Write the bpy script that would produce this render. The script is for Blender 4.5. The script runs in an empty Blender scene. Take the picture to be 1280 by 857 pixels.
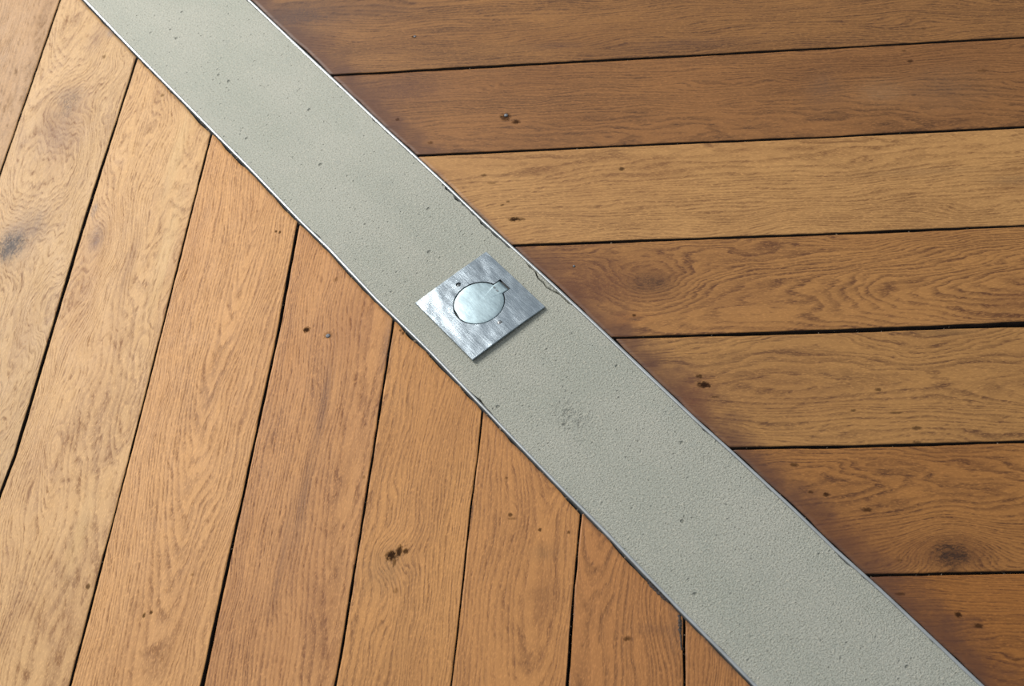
import bpy, bmesh, math, random
import numpy as np
from mathutils import Matrix, Vector, noise as mnoise

S = bpy.context.scene
COL = S.collection
R = math.radians

# ------------------------------------------------------------------ camera
# a standing photographer's camera, 1.41 m above the floor, tilted 36 degrees from straight down
H = 1.41
FPX = 2121.7
CX, CY = 640.0, 428.5
_rv = Vector((0.6014, 0.1835, 0.0))
ROT = Matrix.Rotation(_rv.length, 3, _rv.normalized())


def _ray(px, py):
    d = ROT @ Vector(((px - CX) / FPX, -(py - CY) / FPX, -1.0))
    return d * (H / -d.z)


_PL = [_ray(*p) for p in ((518.7, 379), (608.5, 315.5), (681.5, 384.3), (591.5, 452.5))]
_o = sum(_PL, Vector()) / 4
CAM = Vector((-_o.x, -_o.y, H))          # the origin lies under the middle of the socket plate


def at(px, py):
    """photo measurement -> point on the floor, metres"""
    d = _ray(px, py)
    return np.array([CAM.x + d.x, CAM.y + d.y])


cam = bpy.data.cameras.new('camera')
cam_ob = bpy.data.objects.new('camera', cam)
COL.objects.link(cam_ob)
cam.sensor_fit = 'HORIZONTAL'
cam.sensor_width = 36
cam.lens = FPX * 36 / 1280
cam_ob.matrix_world = Matrix.Translation(CAM) @ ROT.to_4x4()
cam.dof.use_dof = True
cam.dof.focus_distance = 1.74
cam.dof.aperture_fstop = 11
cam.clip_start = 0.02
S.camera = cam_ob

# ------------------------------------------------------------------ light
W = bpy.data.worlds.new('room_light')
S.world = W
W.use_nodes = True
W.node_tree.nodes['Background'].inputs[0].default_value = (0.86, 0.93, 1.0, 1)
W.node_tree.nodes['Background'].inputs[1].default_value = 0.42


def area_light(name, loc, target, sx, sy, power, colr):
    l = bpy.data.lights.new(name, 'AREA')
    l.shape = 'RECTANGLE'
    l.size, l.size_y, l.energy, l.color = sx, sy, power, colr
    o = bpy.data.objects.new(name, l)
    COL.objects.link(o)
    o.location = loc
    o.rotation_euler = (Vector(target) - Vector(loc)).to_track_quat('-Z', 'Y').to_euler()
    return o


area_light('window_daylight', (-2.5, 2.25, 2.5), (0, 0, 0), 1.6, 1.9, 222, (1.0, 0.97, 0.93))

S.view_settings.view_transform = 'Standard'
S.view_settings.look = 'None'
S.view_settings.gamma = 1
S.view_settings.use_curve_mapping = False
S.view_settings.exposure = 0.0

# ------------------------------------------------------------------ node helpers


def lin(r, g, b):
    f = lambda c: ((c / 255 + 0.055) / 1.055) ** 2.4 if c > 10 else c / 255 / 12.92
    return (f(r), f(g), f(b), 1)


class V:
    """a number socket with arithmetic"""
    def __init__(s, g, sock): s.g, s.k = g, sock
    def __add__(s, o): return s.g.m('ADD', s, o)
    def __radd__(s, o): return s.g.m('ADD', o, s)
    def __sub__(s, o): return s.g.m('SUBTRACT', s, o)
    def __rsub__(s, o): return s.g.m('SUBTRACT', o, s)
    def __mul__(s, o): return s.g.m('MULTIPLY', s, o)
    def __rmul__(s, o): return s.g.m('MULTIPLY', o, s)
    def __truediv__(s, o): return s.g.m('DIVIDE', s, o)


class G:
    def __init__(s, name):
        s.mat = bpy.data.materials.new(name)
        s.mat.use_nodes = True
        s.t = s.mat.node_tree
        s.t.nodes.clear()
        s.out = s.t.nodes.new('ShaderNodeOutputMaterial')
        s.bs = s.t.nodes.new('ShaderNodeBsdfPrincipled')
        s.t.links.new(s.bs.outputs[0], s.out.inputs[0])

    def put(s, sock, v):
        if isinstance(v, V): s.t.links.new(v.k, sock)
        else: sock.default_value = v

    def m(s, op, *a):
        n = s.t.nodes.new('ShaderNodeMath')
        n.operation = op
        for i, v in enumerate(a): s.put(n.inputs[i], v)
        return V(s, n.outputs[0])

    def coords(s):
        c = s.t.nodes.new('ShaderNodeTexCoord')
        x = s.t.nodes.new('ShaderNodeSeparateXYZ')
        s.t.links.new(c.outputs['Object'], x.inputs[0])
        return [V(s, o) * 100 for o in x.outputs]           # centimetres

    def noise(s, x, y, z=0.0, detail=2.0, rough=0.5, scale=1.0, dist=0.0):
        c = s.t.nodes.new('ShaderNodeCombineXYZ')
        for i, v in enumerate((x, y, z)): s.put(c.inputs[i], v)
        n = s.t.nodes.new('ShaderNodeTexNoise')
        s.t.links.new(c.outputs[0], n.inputs['Vector'])
        n.inputs['Scale'].default_value = scale
        n.inputs['Detail'].default_value = detail
        n.inputs['Roughness'].default_value = rough
        n.inputs['Distortion'].default_value = dist
        return V(s, n.outputs['Fac'])

    def voro(s, x, y, z=0.0, scale=1.0, rnd=1.0):
        c = s.t.nodes.new('ShaderNodeCombineXYZ')
        for i, v in enumerate((x, y, z)): s.put(c.inputs[i], v)
        n = s.t.nodes.new('ShaderNodeTexVoronoi')
        s.t.links.new(c.outputs[0], n.inputs['Vector'])
        n.inputs['Scale'].default_value = scale
        n.inputs['Randomness'].default_value = rnd
        sp = s.t.nodes.new('ShaderNodeSeparateColor')
        s.t.links.new(n.outputs['Color'], sp.inputs[0])
        return V(s, n.outputs['Distance']), V(s, sp.outputs[0])

    def ramp(s, v, a, b, lo=0.0, hi=1.0):
        """smooth step of v from a to b"""
        n = s.t.nodes.new('ShaderNodeMapRange')
        n.interpolation_type = 'SMOOTHSTEP'
        s.put(n.inputs[0], v)
        for i, q in enumerate((a, b, lo, hi)): s.put(n.inputs[i + 1], q)
        return V(s, n.outputs[0])

    def mix(s, f, a, b, mode='MIX'):
        n = s.t.nodes.new('ShaderNodeMix')
        n.data_type = 'RGBA'
        n.blend_type = mode
        n.clamp_factor = True
        s.put(n.inputs[0], f)
        s.put(n.inputs[6], a)
        s.put(n.inputs[7], b)
        return V(s, n.outputs[2])

    def bump(s, h, strength=1.0, dist=0.001):
        n = s.t.nodes.new('ShaderNodeBump')
        n.inputs['Strength'].default_value = strength
        n.inputs['Distance'].default_value = dist
        s.put(n.inputs['Height'], h)
        s.t.links.new(n.outputs[0], s.bs.inputs['Normal'])

    def set(s, **k):
        for a, v in k.items(): s.put(s.bs.inputs[a.replace('_', ' ')], v)
        return s.mat


# ------------------------------------------------------------------ materials
def oak(seed, light, dark, pith=(0.0, 6.0, 0.05), spacing=0.27, waves=1.0, ring=0.5, pores=0.5,
        blotch=0.35, knots=(), spots=(), stains=(), end=None, rough=0.5, bands=0.0):
    """oak board. x runs along the board, y across it, centimetres.
    pith=(across, depth, tilt); knots=(x,y,radius,stretch,push,dark); spots=(x,y,rx,ry,strength)
    stains=(x,y,rx,ry,strength,(r,g,b)); end=(nx,ny,d,width,strength,(r,g,b)) grime along the cut end"""
    g = G('oak_board')
    x, y, z = g.coords()
    sd = seed * 7.31
    yc, dep, tilt = pith
    n1 = g.noise(x * 0.045, y * 0.16, sd, 2, .5)
    n2 = g.noise(x * 0.13, y * 0.45, sd + 3, 2, .55)
    yw = y + (n1 - 0.5) * (5.0 * waves) + (n2 - 0.5) * (0.9 * waves)
    push = None
    kd = None
    for (kx, ky, kr, ks, kp, kdk) in knots:
        wob = (g.noise(x * 0.8 / kr, y * 0.8 / kr, sd + kx, 3, .6) - 0.5) * (1.0 * kr)
        bx, by = (x - kx) / (kr * ks), (y - ky) / kr
        e = g.m('EXPONENT', (bx * bx + by * by) * -0.22)
        ax = (x - kx + wob) / (kr * ks)
        ay = (y - ky - wob) / kr
        d2 = ax * ax + ay * ay
        push = e * kp if push is None else push + e * kp
        if kdk:
            c = g.m('EXPONENT', d2 * -1.0) * kdk
            kd = c if kd is None else g.m('MAXIMUM', kd, c)
    zz = x * tilt + dep + (n2 - 0.5) * (0.8 * waves)
    rr = g.m('SQRT', (yw - yc) * (yw - yc) + zz * zz)
    if push is not None: rr = rr + push
    ph = rr / spacing
    ph = ph + (g.noise(ph * 0.23, 0.0, sd, 1) - 0.5) * 3.0
    fine = g.noise(x * 0.3, y * 2.4, sd + 9, 3, .6)
    ph = ph + (fine - 0.5) * 0.7
    fr = g.m('FRACT', ph)
    early = g.ramp(fr, 0.0, 0.16) * (1.0 - g.ramp(fr, 0.2, 0.85))
    ringvar = g.noise(ph * 0.6, x * 0.03, sd + 5, 1)
    # open pores: short dark dashes that follow the rings
    p1 = g.noise(x * 0.4 + rr * 1.9, rr * 4.6 + y * 1.6, y * 0.8 + (sd + 11), 2, .6)
    p2 = g.noise(x * 0.95 + rr * 2.7, rr * 7.5 + y * 3.2, y * 1.1 + (sd + 13), 2, .6)
    pore = g.ramp(p1, 0.48, 0.72) * 0.55 + g.ramp(p2, 0.5, 0.74) * 0.65
    pore = pore * (early * 0.7 + 0.5)
    bl = g.noise(x * 0.075, y * 0.22, sd + 17, 3, .55)
    bl2 = g.noise(x * 0.1 + y * 0.17, rr * 0.9 + y * 0.25, x * 0.05 + (sd + 19), 3, .6)
    t = early * (ring * 1.05) * (ringvar * 1.3 + 0.15) + pore * (pores * 1.4) + (bl - 0.5) * (blotch * 2.2) + (bl2 - 0.5) * (blotch * 0.9) + 0.03
    st = g.noise(x * 0.1 + y * 0.13, rr * 2.6 + y * 0.8, x * 0.04 + (sd + 21), 3, .65)
    t = t + (st - 0.5) * 1.35
    if bands:
        bd = g.noise(x * 0.02, rr * 0.55, sd + 23, 2, .5)
        t = t + (bd - 0.5) * bands
    t = g.m('MINIMUM', g.m('MAXIMUM', t, 0.0), 1.25)
    col = g.mix(t, lin(*light), lin(*dark))
    # tiny pale and dark flecks
    fl = g.noise(x * 2.6 + y * 1.3, y * 8.0, y * 0.7 + (sd + 29), 2, .6)
    col = g.mix(g.ramp(fl, 0.46, 0.75) * 0.5, col, lin(*[min(255, c * 1.18 + 6) for c in light]))
    hue = g.noise(x * 0.06, y * 0.15, sd + 31, 2)
    col = g.mix(g.ramp(hue, 0.45, 0.75) * 0.2, col, lin(dark[0] + 12, dark[1] + 2, dark[2] - 2))
    if end is not None:
        nx, ny, d, wd, st, ec = end
        dist = x * nx + y * ny + d
        en = g.noise(x * 0.35, y * 0.35, sd + 37, 4, .6)
        a = (1.0 - g.ramp(dist + (en - 0.5) * (wd * 1.5), 0.0, wd)) * st
        col = g.mix(a, col, lin(*ec))
        b = (1.0 - g.ramp(dist + (en - 0.5) * 0.7, 0.0, 0.55)) * 0.75
        col = g.mix(b, col, lin(58, 50, 46))
    for (sx, sy, rx, ry, st, sc) in stains:
        wob = g.noise(x * 1.1 / max(rx, ry), y * 1.6 / ry, sd + sx, 4, .65) - 0.5
        d2 = ((x - sx) / rx) * ((x - sx) / rx) + ((y - sy) / ry) * ((y - sy) / ry)
        a = g.m('EXPONENT', (d2 + wob * 2.2) * -1.0)
        sw = g.noise(x * 2.6, y * 3.6, sd + sx + 1, 4, .7, 1.0, 2.2)
        col = g.mix(g.m('MINIMUM', a, 1.0) * (g.ramp(sw, 0.32, 0.62) * 0.65 + 0.4) * st, col, lin(*sc))
    if kd is not None:
        kn = g.noise(x * 1.5, y * 2.8, sd + 41, 4, .7, 1.0, 1.5)
        col = g.mix(g.ramp(kd * (g.ramp(kn, 0.3, 0.7) * 1.25 + 0.12), 0.12, 0.95) * 0.9, col, lin(50, 32, 22))
    hole = None
    for (sx, sy, rx, ry, st) in spots:
        wob = g.noise(x * 3.5, y * 5.0, sd + sx * 3, 3, .65) - 0.5
        ax = (x - sx) / rx + wob * 2.0
        ay = (y - sy) / ry - wob * 2.0
        a = (1.0 - g.ramp(ax * ax + ay * ay, 0.1, 1.7)) * st
        hole = a if hole is None else g.m('MAXIMUM', hole, a)
    hgt = 0.6 - pore * 0.55 - early * 0.12
    if hole is not None:
        col = g.mix(hole, col, lin(38, 24, 18))
        hgt = hgt - hole * 0.8
    g.bump(hgt, 0.35, 0.0004)
    rg = g.noise(x * 0.25, y * 0.5, sd + 43, 3, .6) * 0.16 + (rough - 0.08) + pore * 0.1
    return g.set(Base_Color=col, Roughness=rg if hole is None else rg + hole * 0.4, Specular_IOR_Level=0.22 if hole is None else (1.0 - hole) * 0.22)


def concrete_mat():
    g = G('screed')
    x, y, z = g.coords()
    big = g.noise(x * 0.09, y * 0.16, 1.0, 3, .55)
    mid = g.noise(x * 0.45, y * 0.45, 2.0, 4, .6)
    sand = g.noise(x * 3.6, y * 3.6, 3.0, 4, .7)
    sand2 = g.noise(x * 6.5, y * 6.5, 4.0, 2, .6)
    rough_zone = g.ramp(g.noise(x * 0.05, y * 0.12, 5.0, 2) * 0.5 + x * 0.012, -0.35, 0.35)
    col = g.mix(g.ramp(big, 0.3, 0.7), lin(170, 172, 160), lin(178, 178, 166))
    col = g.mix(g.ramp(mid, 0.55, 0.78) * 0.4, col, lin(160, 164, 156))
    col = g.mix(g.ramp(sand, 0.5, 0.7) * 0.75, col, lin(200, 195, 178))
    col = g.mix(g.ramp(sand2, 0.48, 0.68) * 0.7, col, lin(128, 126, 112))
    d, r = g.voro(x, y, 0.0, 0.62)
    rad = g.ramp(r, 0.5, 1.0, 0.0, 0.16) * (g.noise(x * 3, y * 3, 9.0, 2) * 1.4 + 0.3)
    pit = 1.0 - g.ramp(d, rad * 0.35, rad + 0.012)
    d2, r2 = g.voro(x, y, 7.0, 1.7)
    rad2 = g.ramp(r2, 0.45, 1.0, 0.0, 0.22)
    pit2 = (1.0 - g.ramp(d2, rad2 * 0.4, rad2 + 0.02)) * 0.55
    pit = g.m('MAXIMUM', pit, pit2)
    col = g.mix(pit * 0.5, col, lin(96, 98, 90))
    # a scuffed, pitted patch below the plate
    dx, dy = (x - 17.5) * 0.5, (y + 1.6) * 0.75
    sc = g.m('EXPONENT', (dx * dx + dy * dy) * -0.8) * g.ramp(g.noise(x * 1.6, y * 1.6, 12.0, 3, .7), 0.46, 0.66)
    col = g.mix(sc * 0.5, col, lin(112, 112, 106))
    h = (sand - 0.5) * (rough_zone * 0.75 + 0.22) + (sand2 - 0.5) * (rough_zone * 0.4 + 0.2) + mid * 0.2 - pit * 0.9 - sc * 0.7
    g.bump(h, 1.0, 0.0016)
    return g.set(Base_Color=col, Roughness=0.88, Specular_IOR_Level=0.25)


def steel_mat(name, base, rough, brush=None, blot=0.1, metal=1.0, bow=9.0):
    g = G(name)
    x, y, z = g.coords()
    n = g.noise(x * 0.5, y * 0.5, 3.0, 4, .6)
    col = g.mix(g.ramp(n, 0.3, 0.75), lin(*base), lin(*[c * 0.86 for c in base]))
    rg = (n - 0.5) * blot + rough
    h = n * 0.2
    if brush:
        bx, by = brush
        b = g.noise(x * bx, y * by, 5.0, 3, .65)
        b2 = g.noise(x * bx * 0.3, y * by * 0.35, 8.0, 2, .6)
        col = g.mix(g.ramp(b, 0.45, 0.75) * 0.35, col, lin(*[c * 0.72 for c in base]))
        rg = rg + (b2 - 0.5) * 0.25
        b3 = g.noise(x * 0.33, y * 0.6, 14.0, 1)
        h = h + b * 0.5 + b2 * 0.5 + b3 * bow
    g.bump(h, 0.35, 0.0003)
    return g.set(Base_Color=col, Metallic=metal, Roughness=rg)


def plain_mat(name, rgb, rough=0.8, var=0.25, scale=2.0, metallic=0.0):
    g = G(name)
    x, y, z = g.coords()
    n = g.noise(x * scale, y * scale, z * scale, 3, .6)
    col = g.mix(g.ramp(n, 0.3, 0.7), lin(*[c * (1 - var) for c in rgb]), lin(*[min(255, c * (1 + var)) for c in rgb]))
    g.bump(n, 0.5, 0.0005)
    return g.set(Base_Color=col, Roughness=rough, Metallic=metallic)


M_CONCRETE = concrete_mat()
M_TRIM = steel_mat('edge_steel', (184, 188, 189), 0.32, None, 0.2, 0.55)
M_PLATE = steel_mat('brushed_steel', (178, 190, 198), 0.27, (2.0, 22.0), 0.1)
M_LID = steel_mat('satin_lid', (168, 188, 195), 0.38, (3.0, 12.0), 0.15, 1.0, 3.0)
M_SCREW = steel_mat('screw_steel', (206, 208, 208), 0.25)
M_SCREW_DARK = steel_mat('tarnished_steel', (112, 118, 120), 0.45)
M_NAIL = plain_mat('nail_iron', (104, 106, 110), 0.6, 0.25, 6, 0.4)
M_SIDE = plain_mat('dark_board_side', (44, 32, 25), 0.9, 0.3, 1.0)  # dark dirt colour that also paints the joints' shade onto the board sides
M_DARK = plain_mat('gap_dirt', (30, 24, 20), 0.95, 0.3, 1.0)
M_BOX = plain_mat('box_plastic', (30, 34, 34), 0.6, 0.1)
M_SEAL = plain_mat('old_sealant', (62, 54, 50), 0.95, 0.35, 5)
M_GRIT = plain_mat('grit', (128, 112, 94), 0.9, 0.3, 9)

# ------------------------------------------------------------------ mesh helpers


def tag(o, label=None, cat=None, kind=None, group=None):
    for k, v in (('label', label), ('category', cat), ('kind', kind), ('group', group)):
        if v: o[k] = v
    return o


def obj(name, verts, faces, mat, parent=None, smooth=False, loc=(0, 0, 0), rz=0.0):
    me = bpy.data.meshes.new(name)
    me.from_pydata([tuple(map(float, v)) for v in verts], [], faces)
    me.update()
    if smooth: me.shade_smooth()
    me.materials.append(mat)
    o = bpy.data.objects.new(name, me)
    COL.objects.link(o)
    o.location = loc
    o.rotation_euler.z = rz
    if parent is not None: o.parent = parent
    return o


def wob(t, seed, amp=1.0, f=1.0):
    """smooth 1-D noise"""
    return amp * mnoise.fractal(Vector((t * f, seed * 13.7, 0.3)), 0.7, 2.0, 4)


# ------------------------------------------------------------------ frames of the floor
TL = [(107, 1), (172, 69), (312.8, 210), (377.6, 278.9), (412, 310), (470, 374), (535.4, 435.4), (628.6, 534.5),
      (694.7, 603.6), (753.5, 660), (791, 700), (852, 764), (898, 810), (943.7, 857)]
TR = [(311.5, 0), (423, 105), (485.4, 165), (555.6, 229), (609, 282), (648.7, 317), (740, 401.4), (805.4, 465),
      (872.4, 529), (915.6, 565.4), (995.6, 639), (1045, 688), (1104, 739), (1153, 786), (1228, 857)]
GAPS_L = [  # measured joints between the boards left of the strip, and their width in mm
    ([(75, 0), (0, 217)], 1.6), ([(172, 70), (103, 286), (18, 572), (0, 618)], 3.0),
    ([(265, 165), (234, 286), (162, 572), (87.4, 857)], 2.2), ([(373, 280), (347, 419), (313.6, 572), (252.5, 857)], 2.8),
    ([(492, 399), (465.5, 572), (426, 821), (419, 857)], 2.0), ([(602.8, 514.5), (597, 572), (587.8, 638), (578.8, 728), (563.8, 857)], 1.2),
    ([(726.5, 641), (717, 738), (709, 857)], 2.6), ([(855, 777), (855.5, 857)], 2.4)]
GAPS_R = [
    ([(427, 93.4), (854, 70), (1280, 46.7)], 2.6), ([(520.4, 194.5), (854, 178.5), (1020, 171.6), (1280, 158.5)], 2.6),
    ([(640.5, 306.7), (854, 299), (1066.5, 291), (1280, 282)], 2.4), ([(764, 421.8), (854, 419.5), (1066.5, 412.8), (1280, 404.5)], 5.0),
    ([(916, 560.3), (1066.5, 558), (1280, 552)], 2.6), ([(1083, 718.5), (1173, 717), (1280, 714.5)], 3.0)]


def unit(v): return v / np.linalg.norm(v)


def main_dir(sets):
    c = np.vstack([p - p.mean(0) for p in sets])
    d = np.linalg.svd(c)[2][0]
    return d


wTL = np.array([at(*p) for p in TL])
wTR = np.array([at(*p) for p in TR])
U = main_dir([wTL, wTR])
if U[0] < 0: U = -U                                   # along the strip, towards the lower right
N = np.array([-U[1], U[0]])                           # across it, towards the right-hand boards
ANG_U = math.atan2(U[1], U[0])


def strip_line(pts):
    u = pts @ U
    v = pts @ N
    k = np.polyfit(u, v, 1)
    # a nearly straight bar that wanders by a fraction of a millimetre
    return lambda s: k[0] * s + k[1] + 0.55 * np.interp(s, u, v - np.polyval(k, u))


VL, VR = strip_line(wTL), strip_line(wTR)
U0, U1 = -1.9, 1.7                                    # the strip's built length
TRIM = 0.0028                                         # thickness of the steel edge


def uv(p): return float(np.dot(p, U)), float(np.dot(p, N))


# ------------------------------------------------------------------ sub-floor
floor = obj('floor', [(-3.2, -3.0, -0.024), (3.2, -3.0, -0.024), (3.2, 3.0, -0.024), (-3.2, 3.0, -0.024),
                      (-3.2, -3.0, -0.06), (3.2, -3.0, -0.06), (3.2, 3.0, -0.06), (-3.2, 3.0, -0.06)],
            [(0, 1, 2, 3), (7, 6, 5, 4), (0, 4, 5, 1), (1, 5, 6, 2), (2, 6, 7, 3), (3, 7, 4, 0)], M_DARK)
tag(floor, 'oiled oak plank floor meeting a diagonal screed strip', None, 'structure')


# ------------------------------------------------------------------ boards
class Joint:
    """one joint between boards: across-position as a function of the along-position"""
    def __init__(s, pts, fr, w, seed):
        P = np.array([fr(p) for p in pts])
        i = np.argsort(P[:, 0])
        s.a, s.b = P[i, 0], P[i, 1]
        s.w, s.seed = w / 1000 * 1.08, seed
        k = (s.b[-1] - s.b[0]) / (s.a[-1] - s.a[0]) if len(P) > 1 else 0.0
        s.k = k * 0.8
        s.w0, s.w1 = (0.6, 1.3) if w == 5.0 else (1.0, 1.0)

    def __call__(s, a):
        if a < s.a[0]: return s.b[0] + (a - s.a[0]) * s.k
        if a > s.a[-1]: return s.b[-1] + (a - s.a[-1]) * s.k
        return float(np.interp(a, s.a, s.b))

    def width(s, a):
        t = min(1.0, max(0.0, (a - s.a[0]) / max(1e-6, s.a[-1] - s.a[0])))
        return max(0.0005, s.w * (s.w0 + (s.w1 - s.w0) * t) * (1 + 0.35 * wob(a, s.seed, 1, 3.0)))


def board(j0, j1, fr_dir, side, a_end, mat_args, seed, fine=True):
    """board between joints j0 (lower across value) and j1; its near end is mitred against the steel edge"""
    D = fr_dir
    C = np.array([-D[1], D[0]])
    rnd = random.Random(seed)
    line = VL if side < 0 else VR

    def edge_dist(p):                                  # distance from the steel edge, outwards
        u, v = uv(p)
        return (line(u) - TRIM / 2 - v) if side < 0 else (v - line(u) - TRIM / 2)

    def start(bfun, extra):
        a = -0.4
        for _ in range(40):
            p = D * a + C * bfun(a)
            a -= (edge_dist(p) - extra) / abs(np.dot(D, N))
        return a
    nc, nr = (30, 150) if fine else (8, 14)
    ss = [0.0, 0.004, 0.014] + [0.03 + 0.94 * i / (nc - 1) for i in range(nc)] + [0.986, 0.996, 1.0]
    a_mid = start(lambda a: 0.5 * (j0(a) + j1(a)), 0.0)
    org = D * a_mid + C * (0.5 * (j0(a_mid) + j1(a_mid)))
    dz = rnd.uniform(-0.0003, 0.0002)
    tw = rnd.uniform(-0.0008, 0.0008)
    verts, idx = [], {}
    ts = [0.0, 0.0012] + [(i / (nr - 1)) ** (1.0 if fine else 1.3) * (1 - 0.004) + 0.004 for i in range(nr)]

    def bpos(a, s, jit):
        b0, b1 = j0(a) + j0.width(a) / 2, j1(a) - j1.width(a) / 2
        if jit:
            c0 = wob(a, seed + .3, 0.0005, 9) + wob(a, seed + .7, 0.00035, 70)
            c1 = wob(a, seed + .5, 0.0005, 9) + wob(a, seed + .9, 0.00035, 70)
            e0 = math.exp(-s * 90)
            e1 = math.exp(-(1 - s) * 90)
            return b0 + (b1 - b0) * s + c0 * e0 - c1 * e1
        return b0 + (b1 - b0) * s
    for ci, s in enumerate(ss):
        gap = (0.0012 if side < 0 else 0.0007) + abs(wob(s * 0.1 + seed, seed * 1.7, 0.0026 if side < 0 else 0.002, 22))
        a0 = start(lambda a: bpos(a, s, False), gap)
        for ri, t in enumerate(ts):
            a = a0 + (a_end - a0) * t
            b = bpos(a, s, fine)
            p = D * a + C * b - org
            z = dz + tw * (s - 0.5)
            if ci in (0, len(ss) - 1): z -= 0.0005
            if ri == 0: z -= 0.0009
            idx[ci, ri] = len(verts)
            verts.append((np.dot(p, D), np.dot(p, C), z))
    faces = []
    nC, nR = len(ss), len(ts)
    for ci in range(nC - 1):
        for ri in range(nR - 1):
            faces.append((idx[ci, ri], idx[ci, ri + 1], idx[ci + 1, ri + 1], idx[ci + 1, ri]))
    # sides and ends down to the sub-floor
    loop = [idx[0, r] for r in range(nR)] + [idx[c, nR - 1] for c in range(1, nC)] + \
           [idx[nC - 1, r] for r in range(nR - 2, -1, -1)] + [idx[c, 0] for c in range(nC - 2, 0, -1)]
    n0 = len(verts)
    for i in loop: verts.append((verts[i][0], verts[i][1], -0.022))
    for k in range(len(loop)):
        k2 = (k + 1) % len(loop)
        faces.append((loop[k2], loop[k], n0 + k, n0 + k2))
    faces.append(tuple(n0 + k for k in range(len(loop))))
    rz = math.atan2(D[1], D[0])

    def loc(px, py):                                   # measured point -> board coordinates in cm
        q = at(px, py) - org
        return 100 * float(np.dot(q, D)), 100 * float(np.dot(q, C))
    kw = dict(mat_args)
    scale = lambda r: r * 0.078                        # a pixel of the photograph is about 0.78 mm here
    kw['knots'] = [loc(k[0], k[1]) + (scale(k[2]),) + tuple(k[3:]) for k in kw.get('knots', ())]
    kw['spots'] = [loc(k[0], k[1]) + (scale(k[2]), scale(k[3]), k[4]) for k in kw.get('spots', ())]
    kw['stains'] = [loc(k[0], k[1]) + (scale(k[2]), scale(k[3]), k[4], k[5]) for k in kw.get('stains', ())]
    if 'end' in kw and kw['end']:
        wd, st, ec = kw['end']
        n = N if side > 0 else -N
        u0, v0 = uv(org)
        d = (v0 - VR(u0) if side > 0 else VL(u0) - v0)
        kw['end'] = (float(np.dot(D, n)), float(np.dot(C, n)), 100 * d, wd, st, ec)
    n_top = (nC - 1) * (nR - 1)
    if 'mat' in kw: mat = kw['mat']
    else: mat = oak(seed, **kw)
    o = obj('plank', verts, faces, mat, floor, False, (org[0], org[1], 0), rz)
    o.data.shade_smooth()
    o.data.set_sharp_from_angle(angle=R(50))
    o.data.materials.append(M_SIDE)
    for i in range(n_top, len(o.data.polygons)): o.data.polygons[i].material_index = 1
    return o


def joints(defs, D, base, n_before, n_after, step_sign):
    C = np.array([-D[1], D[0]])
    fr = lambda p: (float(np.dot(at(*p), D)), float(np.dot(at(*p), C)))
    js = [Joint(p, fr, w, base + i) for i, (p, w) in enumerate(defs)]
    rnd = random.Random(base)

    def extra(ref, db, seed):
        j = Joint([(0, 0)], lambda p: (0.0, ref.b.mean() + db), 2.4, seed)
        return j
    pre, post = [], []
    b = 0
    for i in range(n_before):
        b -= step_sign * (rnd.uniform(0.088, 0.104) if i else 0.15)
        pre.insert(0, extra(js[0], b, base + 50 + i))
    b = 0
    for i in range(n_after):
        b += step_sign * (rnd.uniform(0.088, 0.104) if i else 0.125)
        post.append(extra(js[-1], b, base + 70 + i))
    return pre + js + post, len(pre)


DL = main_dir([np.array([at(*p) for p in g[0]]) for g in GAPS_L])
if DL[1] > 0: DL = -DL
DR = main_dir([np.array([at(*p) for p in g[0]]) for g in GAPS_R])
if DR[0] < 0: DR = -DR
CL, CR = np.array([-DL[1], DL[0]]), np.array([-DR[1], DR[0]])

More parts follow.
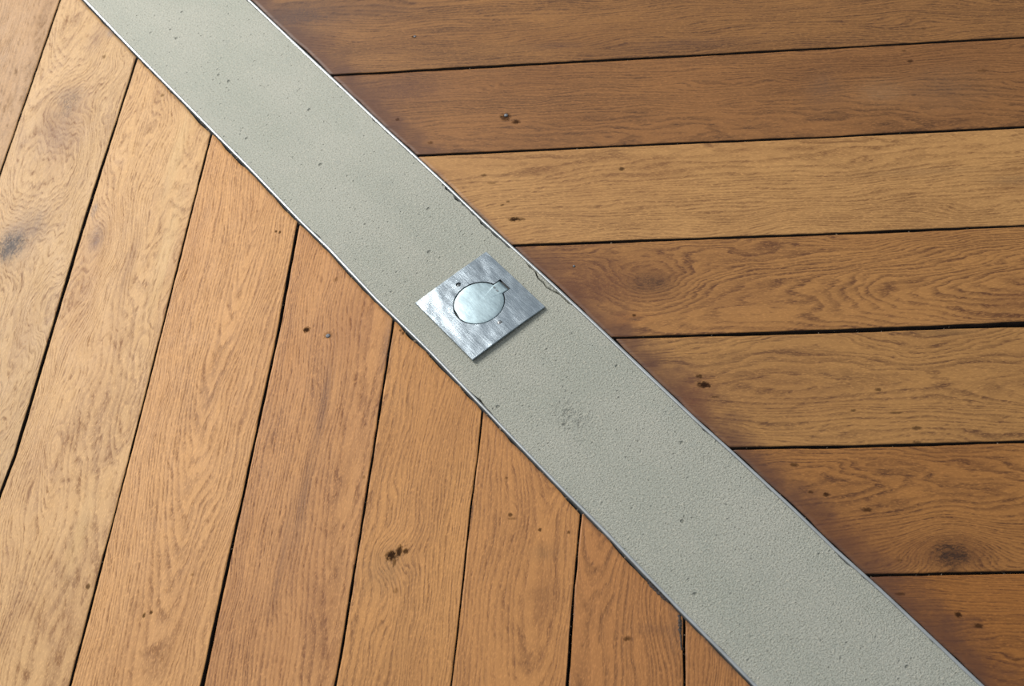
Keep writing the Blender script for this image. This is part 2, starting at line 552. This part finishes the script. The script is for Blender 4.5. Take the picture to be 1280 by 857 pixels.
RED = (96, 62, 44)
ENDR = (4.6, 0.8, (88, 56, 42))
ENDL = (1.0, 0.3, (120, 92, 72))
L_BOARDS = [
    dict(light=(172, 133, 90), dark=(128, 94, 58), pith=(7, 3, .01), ring=.4, end=ENDL),
    dict(light=(190, 152, 104), dark=(134, 95, 59), pith=(-2, 4, .05), waves=1.6, ring=.45, bands=.5,
         knots=[(84, 132, 26, 1.3, 2.6, .55), (12, 308, 26, 1.2, 3.2, 1.0), (45, 393, 20, 1.6, 2.0, 0), (125, 50, 18, 1.5, .8, 0)],
         stains=[(72, 160, 55, 38, .6, (124, 88, 62)), (30, 420, 60, 16, .35, (150, 108, 70)), (120, 48, 26, 14, .5, (136, 102, 78)), (38, 285, 30, 22, .6, (110, 88, 74)), (14, 304, 46, 32, .5, (124, 90, 66)), (12, 306, 26, 15, .85, (84, 74, 70)),
                 (88, 118, 16, 22, .55, (116, 92, 78)), (138, 40, 10, 8, .5, (128, 118, 116))],
         spots=[(130, 71, 4, 3, .5)], end=ENDL),
    dict(light=(200, 157, 105), dark=(141, 99, 60), pith=(4, 3, .035), waves=1.5, ring=.5, bands=.7,
         knots=[(118, 300, 18, 1.4, 1.4, .25), (218, 152, 6, 1.2, .4, .3), (205, 330, 22, 3.5, 1.2, 0), (100, 668, 24, 3, 1.0, 0)],
         stains=[(120, 296, 26, 13, .65, (112, 84, 74)), (222, 190, 90, 10, .75, (212, 176, 124)), (208, 310, 90, 11, .7, (214, 178, 126)), (160, 340, 70, 9, .4, (140, 98, 62)),
                 (100, 665, 60, 10, .6, (210, 172, 118)), (118, 262, 14, 4, .6, (120, 110, 106))],
         spots=[(110, 733, 4, 3, .7), (203, 119, 3, 3, .5)], end=ENDL),
    dict(light=(202, 150, 94), dark=(145, 99, 56), pith=(1.2, .4, .075), spacing=.28, ring=.62, waves=.7, blotch=.22,
         spots=[(180, 769, 3, 2, .8), (189, 765, 3, 2, .8), (345, 289, 2.5, 2, .8), (350, 290, 2.5, 2, .8), (240, 718, 2, 2, .3)], end=ENDL),
    dict(light=(189, 135, 82), dark=(129, 83, 47), pith=(5, 4, .02), ring=.55, waves=.8, bands=.6,
         stains=[(405, 505, 60, 6, .8, (108, 70, 48)), (378, 628, 65, 6, .65, (112, 74, 50)), (352, 700, 70, 5, .5, (120, 80, 54)), (432, 420, 40, 18, .3, (140, 88, 52)),
                 (484, 430, 36, 6, .55, (98, 72, 64))],
         spots=[(383, 412, 5, 4.5, .95), (420, 349, 4, 3, .35), (455, 596, 3, 2, .4), (410, 419, 6, 6, .4)], end=ENDL),
    dict(light=(190, 135, 78), dark=(135, 90, 49), pith=(-6, 5, .02), ring=.5, waves=.8, pores=.6,
         knots=[(494, 694, 13, 1.1, 1.5, .5)],
         stains=[(482, 712, 30, 22, .4, (120, 92, 62)), (505, 790, 60, 16, .2, (150, 104, 58))],
         spots=[(489, 694, 7, 7, .95), (499, 689, 9, 3.5, .9), (507, 689, 4, 4, .8), (493, 702, 6, 3, .6), (504, 416, 3, 2, .8), (500, 413, 2, 2, .7), (495, 738, 4, 3, .35)], end=ENDL),
    dict(light=(182, 127, 73), dark=(130, 85, 48), pith=(2.0, .2, .12), spacing=.42, ring=.5, waves=.6, bands=.5,
         knots=[(672, 640, 30, 1.3, 1.4, 0)],
         stains=[(682, 690, 10, 20, .4, (120, 88, 56)), (676, 745, 16, 22, .35, (126, 84, 48)), (588, 640, 14, 3, .8, (70, 46, 34))],
         spots=[(638, 643, 3, 3, .75), (675, 662, 2.5, 2.5, .8), (711, 665, 2.5, 2, .7), (633, 597, 2, 2, .5), (640, 648, 2, 6, .4)], end=ENDL),
    dict(light=(171, 116, 66), dark=(119, 77, 42), pith=(-3, 1.5, .09), spacing=.5, ring=.6, waves=1.0,
         knots=[(812, 760, 34, 1.0, 1.8, 0)],
         stains=[(818, 786, 6, 26, .4, (112, 74, 48)), (842, 790, 30, 8, .4, (104, 76, 58))],
         spots=[(784, 798, 3, 4, .7)], end=ENDL),
    dict(light=(171, 117, 68), dark=(115, 75, 43), pith=(4, 4, .03), ring=.6, end=ENDL),
]
R_BOARDS = [  # from the top joint downwards
    dict(light=(140, 97, 55), dark=(86, 56, 34), pith=(6, 5, -.02), ring=.55, blotch=.5, bands=.5,
         stains=[(372, 22, 80, 38, .85, (80, 58, 50)), (470, 12, 70, 22, .5, (92, 62, 44)), (850, 55, 90, 10, .5, (96, 66, 48)), (690, 58, 50, 7, .45, (90, 62, 48))],
         spots=[(518, 46, 3.5, 3, .75), (1155, 36, 3, 2, .4)], end=ENDR),
    dict(light=(140, 95, 54), dark=(89, 58, 33), pith=(-6, 5, .03), ring=.5, blotch=.45, bands=.4,
         stains=[(495, 112, 70, 34, .75, (90, 58, 44)), (1030, 112, 26, 34, .45, (102, 76, 58)), (1180, 110, 60, 40, .35, (104, 80, 62)), (1100, 115, 30, 20, .3, (150, 122, 92))],
         spots=[(632, 146, 8, 7, .8), (645, 152, 6, 4, .85), (497, 149, 3, 3, .5), (538, 178, 4, 3, .5), (1138, 76, 4, 3, .7), (1228, 88, 7, 3, .45), (1130, 63, 3, 2, .5)], end=ENDR),
    dict(light=(175, 130, 79), dark=(127, 88, 51), pith=(5, 5, .015), ring=.5, pores=.55, blotch=.3,
         stains=[(1265, 225, 30, 8, .45, (104, 80, 58)), (1150, 215, 70, 6, .25, (130, 100, 68))],
         spots=[(643, 274, 8, 4, .95), (652, 274, 6, 3, .5), (605, 219, 4, 3, .55), (777, 211, 4, 3.5, .8), (628, 256, 3, 2.5, .6), (635, 252, 2.5, 2, .6), (615, 229, 7, 2, .35)],
         end=(1.2, .45, (120, 80, 56))),
    dict(light=(162, 114, 64), dark=(97, 61, 35), pith=(-1.5, 7, -.07), spacing=.28, ring=.55, waves=1.1, blotch=.4,
         knots=[(812, 354, 24, 1.4, 2.4, .55), (985, 362, 30, 2.0, 1.2, 0)],
         stains=[(735, 350, 90, 48, .8, (98, 58, 36)), (815, 354, 30, 14, .7, (72, 44, 32)), (790, 398, 28, 10, .5, (176, 118, 62)),
                 (795, 399, 12, 3, .7, (70, 46, 34)), (1270, 375, 34, 14, .5, (112, 70, 42)), (930, 375, 50, 18, .3, (122, 78, 46))],
         spots=[(717, 333, 2.5, 2, .6), (793, 394, 3, 2, .8)], end=ENDR),
    dict(light=(162, 117, 67), dark=(100, 66, 39), pith=(1.5, 6, -.06), spacing=.28, ring=.5, waves=1.0,
         knots=[(1190, 455, 30, 2.0, 1.6, 0), (1285, 450, 14, 1.2, .8, .4)],
         stains=[(870, 500, 26, 34, .45, (112, 66, 42)), (1180, 415, 30, 5, .5, (96, 72, 48))],
         spots=[(880, 481, 8, 5, .95), (874, 470, 4, 3, .8), (894, 496, 6, 2, .5), (1098, 487, 4, 2.5, .7), (1067, 513, 4, 2, .65), (1120, 516, 8, 2, .5),
                (1146, 535, 6, 3, .65), (1146, 553, 5, 2, .6)], end=ENDR),
    dict(light=(154, 104, 54), dark=(91, 56, 30), pith=(3, 6, .05), ring=.55, waves=1.2, blotch=.45,
         knots=[(1190, 692, 20, 1.1, 3.0, 1.0)],
         stains=[(1190, 694, 40, 24, .6, (92, 54, 32)), (1190, 696, 24, 14, .6, (48, 30, 21)), (1050, 660, 60, 30, .4, (100, 58, 34)), (1130, 690, 60, 22, .35, (110, 66, 38))],
         spots=[(993, 581, 5, 2.5, .7), (1013, 615, 3, 2, .65), (1033, 618, 4, 3, .85), (1084, 637, 6, 3, .75), (1125, 700, 3, 2, .4)], end=ENDR),
    dict(light=(149, 96, 45), dark=(90, 53, 26), pith=(-5, 5, .03), ring=.45, blotch=.4,
         stains=[(1140, 770, 40, 30, .4, (90, 56, 38)), (1180, 830, 50, 30, .3, (96, 58, 32))],
         spots=[(1198, 768, 3.5, 3.5, .9), (1223, 782, 6, 2.5, .8), (1126, 742, 6, 2, .6), (1270, 825, 4, 2, .4)], end=ENDR),
]

jl, npre = joints(GAPS_L, DL, 100, 7, 8, 1 if np.dot(CL, U) > 0 else -1)
# order along the strip
a_l = 0.95
spare_l = [oak(900 + i, (196, 150, 98), (148, 102, 60), pith=(3 - 2 * i, 4, .03), ring=.5) for i in range(3)]
spare_r = [oak(910 + i, (172, 122, 70), (116, 76, 44), pith=(3 - 2 * i, 4, .03), ring=.5) for i in range(3)]
planks = {}


def lay(js, npre, defs, D, side, reach, spare, base):
    C = np.array([-D[1], D[0]])
    for i in range(len(js) - 1):
        j0, j1 = js[i], js[i + 1]
        if j0.b.mean() > j1.b.mean(): j0, j1 = j1, j0
        k = i - npre + 1                               # index in the described boards
        mid = 0.5 * (j0.b.mean() + j1.b.mean())
        # mitre position along the board
        den = np.dot(D, N)
        line = VL if side < 0 else VR
        p = C * mid
        a = 0.0
        for _ in range(20):
            u, v = uv(D * a + C * mid)
            a += (line(u) - v) / den
        shown = 0 <= k < len(defs)
        ma = dict(defs[k]) if shown else dict(mat=spare[i % 3])
        planks[side, k] = board(j0, j1, D, side, a + reach, ma, base + i, shown)


lay(jl, npre, L_BOARDS, DL, -1, 1.45, spare_l, 1)
jr, nprer = joints(GAPS_R, DR, 200, 8, 6, 1 if np.dot(CR, U) > 0 else -1)
lay(jr, nprer, R_BOARDS, DR, 1, 1.45, spare_r, 41)

for key, text in {(-1, 1): 'pale oak board with large dark knots', (-1, 5): 'oak board with a small open knot',
                  (1, 2): 'lighter honey coloured oak board', (1, 3): 'reddish oak board with a brown knot',
                  (1, 5): 'brown oak board with a dark knot at its edge'}.items():
    planks[key]['label'] = text


# ------------------------------------------------------------------ steel edges
def trim(name, line, sign, label, seed):
    vs, fs = [], []
    n = 260
    prof = [(-.5, -0.02), (-.5, -.0004), (-.38, 0.0), (-.1, .0001), (.2, .0001), (.4, 0.0), (.5, -.0004), (.5, -0.02)]
    for i in range(n + 1):
        s = U0 + (U1 - U0) * i / n
        v = line(s) + wob(s, seed, 0.0003, 4)
        th = TRIM * (1 + 0.12 * wob(s, seed + 2, 1, 6))
        for (a, z) in prof:
            q = U * s + N * (v + a * th)
            vs.append((q[0], q[1], z + 0.0007))
    k = len(prof)
    for i in range(n):
        for j in range(k - 1):
            fs.append((i * k + j, (i + 1) * k + j, (i + 1) * k + j + 1, i * k + j + 1))
        fs.append((i * k + k - 1, (i + 1) * k + k - 1, (i + 1) * k, i * k))
    fs.append(tuple(range(k)))
    fs.append(tuple(n * k + k - 1 - j for j in range(k)))
    o = obj(name, vs, fs, M_TRIM)
    bm = bmesh.new(); bm.from_mesh(o.data); bmesh.ops.recalc_face_normals(bm, faces=bm.faces[:]); bm.to_mesh(o.data); bm.free()
    o.data.shade_smooth()
    o.data.set_sharp_from_angle(angle=R(60))
    return tag(o, label, None, 'structure')


trim('trim_1', VL, -1, 'thin steel edge strip between screed and pale long boards', 3.1)
trim('trim_2', VR, 1, 'thin steel edge strip along the chipped, cracked side of the screed', 5.2)

# ------------------------------------------------------------------ screed strip with its cracked edge
CRACK = [(641, 307), (646, 316), (655, 321), (660, 332), (668, 338), (671, 347), (678, 353), (682, 359), (690, 363), (699, 368), (706, 375), (712, 381)]
ck = np.array([uv(at(*p)) for p in CRACK])


def right_edge(s):
    """inner boundary of the screed on the right: against the steel, or along the crack"""
    base = VR(s) - TRIM / 2 - 0.0002
    if ck[0, 0] <= s <= ck[-1, 0]:
        return min(base, float(np.interp(s, ck[:, 0], ck[:, 1])) + wob(s, 8.8, .0005, 120))
    chips = max(0.0, wob(s, 2.2, 1.0, 16) + wob(s, 2.9, .5, 90) - 0.25) * 0.0022
    if uv(at(555, 235))[0] < s < ck[0, 0]: chips = max(chips, 0.0006 + abs(wob(s, 6.1, .0042, 45)))
    return base - chips


def left_edge(s):
    chips = max(0.0, wob(s, 4.4, 1.0, 14) + wob(s, 4.9, .5, 90) - 0.3) * 0.002
    return VL(s) + TRIM / 2 + 0.0002 + chips


def local(s, v): return s, v                           # the strip's own frame: x along, y across


ns, nc = 900, 26
vs, fs = [], []
for i in range(ns + 1):
    s = U0 + (U1 - U0) * i / ns
    l, r = left_edge(s), right_edge(s)
    for j in range(nc + 1):
        f = j / nc
        v = l + (r - l) * f
        z = -0.0005 + 0.0002 * mnoise.fractal(Vector((s * 14, v * 14, 1)), .8, 2, 3) + 0.00015 * mnoise.noise(Vector((s * 130, v * 130, 4)))
        if j in (0, nc): z -= 0.0003
        vs.append((s, v, z))
k = nc + 1
for i in range(ns):
    for j in range(nc):
        fs.append((i * k + j, (i + 1) * k + j, (i + 1) * k + j + 1, i * k + j + 1))
loop = [i * k for i in range(ns + 1)] + [ns * k + j for j in range(1, k)] + [i * k + nc for i in range(ns - 1, -1, -1)] + [j for j in range(nc - 1, 0, -1)]
n0 = len(vs)
for i in loop: vs.append((vs[i][0], vs[i][1], -0.022))
for q in range(len(loop)):
    q2 = (q + 1) % len(loop)
    fs.append((loop[q], loop[q2], n0 + q2, n0 + q))
strip = obj('concrete_strip', vs, fs, M_CONCRETE, None, True, (0, 0, 0), ANG_U)
bm = bmesh.new(); bm.from_mesh(strip.data); bmesh.ops.recalc_face_normals(bm, faces=bm.faces[:]); bm.to_mesh(strip.data); bm.free()
strip.data.set_sharp_from_angle(angle=R(50))
tag(strip, 'grey sandy screed strip running diagonally between the boards', None, 'structure')

# the broken sliver between crack and steel
sl_n = 90
top, faces = [], []
for i in range(sl_n + 1):
    s = ck[0, 0] + (ck[-1, 0] - ck[0, 0]) * i / sl_n
    b = right_edge(s)
    e = VR(s) - TRIM / 2
    a = min(b + 0.0019 + wob(s, 1.4, .0004, 90), e - 0.0002)
    zz = -0.0002 + wob(s, 3.3, .0002, 30)
    top += [(s, a, zz - .0007), (s, a + min(.0006, (e - a) * .3), zz), (s, e, zz), (s, a, -.02), (s, e, -.02)]
for i in range(sl_n):
    b, c = i * 5, i * 5 + 5
    faces += [(b, c, c + 1, b + 1), (b + 1, c + 1, c + 2, b + 2), (b + 3, c + 3, c, b), (b + 2, c + 2, c + 4, b + 4)]
obj('mortar_sliver', top, faces, M_CONCRETE, strip, True)['label'] = 'thin broken sliver of screed along a jagged crack'

# ------------------------------------------------------------------ floor socket
PW = [at(*p) for p in ((518.7, 379), (608.5, 315.5), (681.5, 384.3), (591.5, 452.5))]
pu = unit((PW[3] - PW[0]) + (PW[2] - PW[1]))           # plate axis along the strip
pv = np.array([-pu[1], pu[0]])
lu = 0.25 * (np.linalg.norm(PW[3] - PW[0]) + np.linalg.norm(PW[2] - PW[1]))
lv = 0.25 * (np.linalg.norm(PW[1] - PW[0]) + np.linalg.norm(PW[2] - PW[3]))
pang = math.atan2(pu[1], pu[0])
root = bpy.data.objects.new('floor_socket', None)
COL.objects.link(root)
root.empty_display_size = 0.03
# lies on the screed at its upper left, stands a little proud along its lower right edge
root.matrix_world = Matrix.Translation((0, 0, 0.0012)) @ Matrix.Rotation(pang, 4, 'Z') @ Matrix.Rotation(R(-0.9), 4, 'Y')
tag(root, 'square brushed steel floor socket plate with round hinged lid set into the screed', 'floor socket')


def ploc(px, py):
    q = at(px, py)
    return float(np.dot(q, pu)), float(np.dot(q, pv))


LC = ploc(599.3, 380.6)
LR = 0.5 * (abs(np.linalg.norm(at(568.3, 381) - at(629.9, 381))) * 0.5 + np.linalg.norm(at(599, 354.7) - at(599, 406.8)) * 0.5)
TABW, TABE = 0.0078, 0.0065                            # half width and reach of the hinge tab
THK = 0.0022


def dome(u, v):                                        # the sheet is very slightly bowed and twisted
    return -0.0002 * (u / lu) ** 2 - 0.0009 * (v / lv) ** 2 - 0.00025 * (u / lu) * (v / lv) - 0.0003 * (v / lv)


def hole_r(th, rad, grow=0.0):
    c, s = math.cos(th), math.sin(th)
    r = rad
    if s > 0:                                          # the tab points along +v
        t = (rad + TABE + grow) / s
        if abs(t * c) <= TABW + grow: r = max(r, t)
        elif abs(c) > 1e-6:
            t = (TABW + grow) / abs(c)
            if t * s <= rad + TABE + grow: r = max(r, t)
    return r


def angles(rad, grow, extra=()):
    a = [2 * math.pi * i / 120 for i in range(120)]
    for sx in (-1, 1):
        c = math.atan2(rad + TABE + grow, sx * (TABW + grow))
        y0 = math.sqrt(rad * rad - (TABW + grow) ** 2)
        c2 = math.atan2(y0, sx * (TABW + grow))
        a += [c, c - .004, c + .004, c2 - .003, c2, c2 + .003]
    a += list(extra)
    return sorted(set(round(q % (2 * math.pi), 6) for q in a))


def square_r(th, hu, hv, cu, cv):
    c, s = math.cos(th), math.sin(th)
    t = []
    if abs(c) > 1e-9: t.append(((hu if c > 0 else -hu) - cu) / c)
    if abs(s) > 1e-9: t.append(((hv if s > 0 else -hv) - cv) / s)
    return min(t)


corners = [math.atan2(b * lv - LC[1], a * lu - LC[0]) for a in (-1, 1) for b in (-1, 1)]
GR = 0.001
th = angles(LR + GR, GR, corners)
rows = 9
vs, fs = [], []
for a in th:
    r0 = hole_r(a, LR + GR, GR)
    r1 = square_r(a, lu, lv, *LC)
    for i in range(rows):
        f = i / (rows - 1)
        if i == 1: f = 0.02
        if i == rows - 2: f = 1 - 0.0006 / r1 * 1.3
        r = r0 + (r1 - r0) * f
        u, v = LC[0] + math.cos(a) * r, LC[1] + math.sin(a) * r
        z = THK + dome(u, v)
        if i == rows - 1: z -= .0005
        vs.append((u, v, z))
    for (r, i) in ((r1, 0), (r0, 1)):
        u, v = LC[0] + math.cos(a) * r, LC[1] + math.sin(a) * r
        vs.append((u, v, dome(u, v)))
k = rows + 2
n = len(th)
for i in range(n):
    p, q = i * k, ((i + 1) % n) * k
    for j in range(k):
        fs.append((p + j, p + (j + 1) % k, q + (j + 1) % k, q + j))
plate = obj('cover_plate', vs, fs, M_PLATE, root, True)


def drill(o, cx, cy, r, z0, z1, r2):
    """countersunk hole"""
    me = bpy.data.meshes.new('drill')
    b = bmesh.new()
    bmesh.ops.create_cone(b, cap_ends=True, segments=24, radius1=r2, radius2=r, depth=z1 - z0, matrix=Matrix.Translation((cx, cy, (z0 + z1) / 2)))
    b.to_mesh(me); b.free()
    c = bpy.data.objects.new('drill', me)
    COL.objects.link(c)
    c.parent = root
    md = o.modifiers.new('hole', 'BOOLEAN')
    md.object, md.operation, md.solver = c, 'DIFFERENCE', 'EXACT'
    return c


S1, S2 = ploc(573.6, 357.2), ploc(625.4, 405.6)
cut = [drill(plate, S1[0], S1[1], .0033, -.001, .004, .002), drill(plate, S2[0], S2[1], .0032, -.001, .004, .002)]
bpy.context.view_layer.update()
dg = bpy.context.evaluated_depsgraph_get()
new = bpy.data.meshes.new_from_object(plate.evaluated_get(dg))
plate.modifiers.clear()
plate.data = new
for c in cut: bpy.data.objects.remove(c, do_unlink=True)
plate.data.shade_smooth()
plate.data.set_sharp_from_angle(angle=R(28))

# lid: a shallow domed disc with its hinge tab; a lifting notch is left open at its lower left
th = angles(LR, 0.0)
vs, fs = [], []
fr_ = (0.0, .3, .6, .8, .93, .985, 1.0)
notch = math.atan2(*reversed([b - a for a, b in zip(LC, ploc(571.5, 394.5))]))
for a in th:
    r = hole_r(a, LR)
    da = abs((a - notch + math.pi) % (2 * math.pi) - math.pi)
    r -= .0012 * max(0.0, 1 - (da / .28) ** 2)
    for i, f in enumerate(fr_):
        u, v = LC[0] + math.cos(a) * r * f, LC[1] + math.sin(a) * r * f
        z = THK + dome(u, v) - .0001 + .0005 * (1 - f * f) - (.0005 if i == len(fr_) - 1 else 0) - (.00012 if i == len(fr_) - 2 else 0)
        vs.append((u, v, z))
    vs.append((u, v, THK - .0028))
k = len(fr_) + 1
n = len(th)
for i in range(n):
    p, q = i * k, ((i + 1) % n) * k
    for j in range(k - 1):
        if j == 0: fs.append((p, p + 1, q + 1))
        else: fs.append((p + j, p + j + 1, q + j + 1, q + j))
lid = obj('hinged_lid', vs, fs, M_LID, root, True)
b = bmesh.new(); b.from_mesh(lid.data); bmesh.ops.remove_doubles(b, verts=b.verts[:], dist=1e-6); bmesh.ops.recalc_face_normals(b, faces=b.faces[:]); b.to_mesh(lid.data); b.free()
lid.data.shade_smooth()
lid.data.set_sharp_from_angle(angle=R(35))
lid['label'] = 'round pale steel lid with a square hinge tab'

# two small rivet slots on the hinge tab
for (px, py) in ((618.3, 361.2), (622.2, 365.4)):
    u, v = ploc(px, py)
    w, h = .0015, .0008
    z = THK + dome(u, v)
    vv = [(u + a * w, v + b * h, z + c) for c in (-.001, .00045) for a, b in ((-1, -1), (1, -1), (1, 1), (-1, 1))]
    obj('hinge_rivet', vv, [(3, 2, 1, 0), (4, 5, 6, 7), (0, 1, 5, 4), (1, 2, 6, 5), (2, 3, 7, 6), (3, 0, 4, 7)], M_SCREW_DARK, lid)


def screw(u, v, r, z, ang, mat, label):
    vs, fs = [], []
    n = 20
    for (f, h) in ((1.0, -.0012), (1.0, 0.0), (.85, .00035), (.5, .0006)):
        for i in range(n):
            a = 2 * math.pi * i / n
            du, dv = math.cos(a) * r * f, math.sin(a) * r * f
            vs.append((u + du, v + dv, z + h))
    for ring in range(3):
        for i in range(n):
            fs.append((ring * n + i, ring * n + (i + 1) % n, (ring + 1) * n + (i + 1) % n, (ring + 1) * n + i))
    fs.append(tuple(3 * n + i for i in range(n)))
    o = obj('screw', vs, fs, mat, root, True)
    # slot across the head
    c, s = math.cos(ang), math.sin(ang)
    q = [(u + c * a * r * .92 - s * b * r * .17, v + s * a * r * .92 + c * b * r * .17, z + h) for h in (.0001, .00066)
         for a, b in ((-1, -1), (1, -1), (1, 1), (-1, 1))]
    obj('slot', q, [(3, 2, 1, 0), (4, 5, 6, 7), (0, 1, 5, 4), (1, 2, 6, 5), (2, 3, 7, 6), (3, 0, 4, 7)], M_BOX, o)
    o['label'] = label
    return o


screw(S1[0], S1[1], .0024, THK - .0016, .4, M_SCREW_DARK, 'dark sunken screw')
screw(S2[0], S2[1], .0026, THK - .0003, 1.1, M_SCREW, 'bright screw')
# the box below
q = []
for zb in (-.0005, -.018):
    for i in range(40):
        a = 2 * math.pi * i / 40
        q.append((LC[0] + math.cos(a) * (LR + .011), LC[1] + math.sin(a) * (LR + .011), zb))
f = [(i, (i + 1) % 40, 40 + (i + 1) % 40, 40 + i) for i in range(40)] + [tuple(range(40)), tuple(range(79, 39, -1))]
obj('socket_box', q, f, M_BOX, root)


# ------------------------------------------------------------------ nails, sealant, grit
def nail(plank, px, py, r, depth):
    w = at(px, py)
    o = plank
    D_ = np.array([math.cos(o.rotation_euler.z), math.sin(o.rotation_euler.z)])
    C_ = np.array([-D_[1], D_[0]])
    q = w - np.array(o.location[:2])
    x, y = np.dot(q, D_), np.dot(q, C_)
    vs, fs = [], []
    n = 14
    for (f, h) in ((1.0, -.003), (1.0, .0001), (.75, .00045), (.3, .0006)):
        for i in range(n):
            a = 2 * math.pi * i / n
            vs.append((x + math.cos(a) * r * f, y + math.sin(a) * r * f, depth + h))
    for ring in range(3):
        for i in range(n):
            fs.append((ring * n + i, ring * n + (i + 1) % n, (ring + 1) * n + (i + 1) % n, (ring + 1) * n + i))
    fs.append(tuple(3 * n + i for i in range(n)))
    obj('nail', vs, fs, M_NAIL, plank, True)


nail(planks[1, 1], 632.5, 144, .0023, .0002)
nail(planks[-1, 4], 410, 419.5, .0025, .0002)
nail(planks[1, 0], 518.5, 45.5, .0016, .0001)
nail(planks[1, 3], 717.5, 332.5, .0014, .0001)


def lump_mesh(pts, rnd, vs, fs):
    """small irregular crumbs appended to vs, fs"""
    for (x, y, z, r, sx, an) in pts:
        b = len(vs)
        base = [(0, 0, 1), (1, 0, 0), (0, 1, 0), (-1, 0, 0), (0, -1, 0), (0, 0, -1)]
        c, s = math.cos(an), math.sin(an)
        for (i, j, k_) in base:
            q = rnd.uniform(.6, 1.3) * r
            i2, j2 = i * sx, j
            vs.append((x + (i2 * c - j2 * s) * q, y + (i2 * s + j2 * c) * q, z + k_ * q * .7))
        fs += [tuple(b + t for t in f) for f in ((0, 1, 2), (0, 2, 3), (0, 3, 4), (0, 4, 1), (5, 2, 1), (5, 3, 2), (5, 4, 3), (5, 1, 4))]


rnd = random.Random(12)
pts = []
for js, D, lo, hi, amount in ((jl[npre:npre + 8], DL, 0.0, 0.75, 16), (jr[nprer:nprer + 6], DR, 0.0, 0.75, 16)):
    C = np.array([-D[1], D[0]])
    for j in js:
        for _ in range(amount):
            a = j.a.min() + rnd.random() * (j.a.max() - j.a.min())
            side = rnd.choice((-1, -1, 1, 0))
            bb = j(a) + side * j.width(a) * .45
            p = D * a + C * bb
            pts.append((p[0], p[1], -.0012 - rnd.random() * .004, rnd.uniform(.0004, .0009), rnd.uniform(1, 2.4), rnd.uniform(0, 6.28)))
for line, side in ((VL, -1), (VR, 1)):
    for _ in range(90):
        s = rnd.uniform(-.62, .62)
        p = U * s + N * (line(s) + side * (TRIM / 2 + rnd.uniform(.0006, .0022)))
        pts.append((p[0], p[1], -.002 - rnd.random() * .006, rnd.uniform(.0005, .0012), rnd.uniform(1, 2.2), rnd.uniform(0, 6.28)))
vs, fs = [], []
lump_mesh(pts, rnd, vs, fs)
tag(obj('grit', vs, fs, M_GRIT), 'pale dust crumbs and splinters caught in the floor joints', 'grit', 'stuff')


def residue(path, label, seed):
    """a ragged smear of old sealant along a joint: points px, py, half width mm"""
    rnd = random.Random(seed)
    P = [(at(a, b), w / 1000) for a, b, w in path]
    vs, fs = [], []
    n = 22
    for i in range(n + 1):
        t = i / n * (len(P) - 1)
        q = min(int(t), len(P) - 2)
        f = t - q
        c = P[q][0] * (1 - f) + P[q + 1][0] * f
        w = (P[q][1] * (1 - f) + P[q + 1][1] * f) * rnd.uniform(.6, 1.25)
        d = unit(P[q + 1][0] - P[q][0])
        nn = np.array([-d[1], d[0]])
        for (a, z) in ((-1, -.0004), (-.5, .0004), (.1, .0009), (.6, .0003), (1, -.0004), (.6, -.006), (-.6, -.006)):
            v = c + nn * a * w * rnd.uniform(.75, 1.2)
            vs.append((v[0], v[1], z * rnd.uniform(.6, 1.3)))
    k = 7
    for i in range(n):
        for j in range(k):
            fs.append((i * k + j, i * k + (j + 1) % k, (i + 1) * k + (j + 1) % k, (i + 1) * k + j))
    fs.append(tuple(range(k))); fs.append(tuple(n * k + k - 1 - j for j in range(k)))
    o = obj('sealant_residue', vs, fs, M_SEAL)
    b = bmesh.new(); b.from_mesh(o.data); bmesh.ops.recalc_face_normals(b, faces=b.faces[:]); b.to_mesh(o.data); b.free()
    return tag(o, label, 'sealant')


residue([(808, 723, .8), (814, 731, 2.4), (822, 740, 2.0), (831, 748, 1.6), (836, 753, .6)], 'short ragged smear of dark sealant beside the steel edge', 1)
residue([(849, 768, 1.2), (850, 777, 2.2), (850, 786, 2.0), (851, 797, 1.2), (852, 812, .7)], 'dark sealant smear filling the top of a board joint', 2)
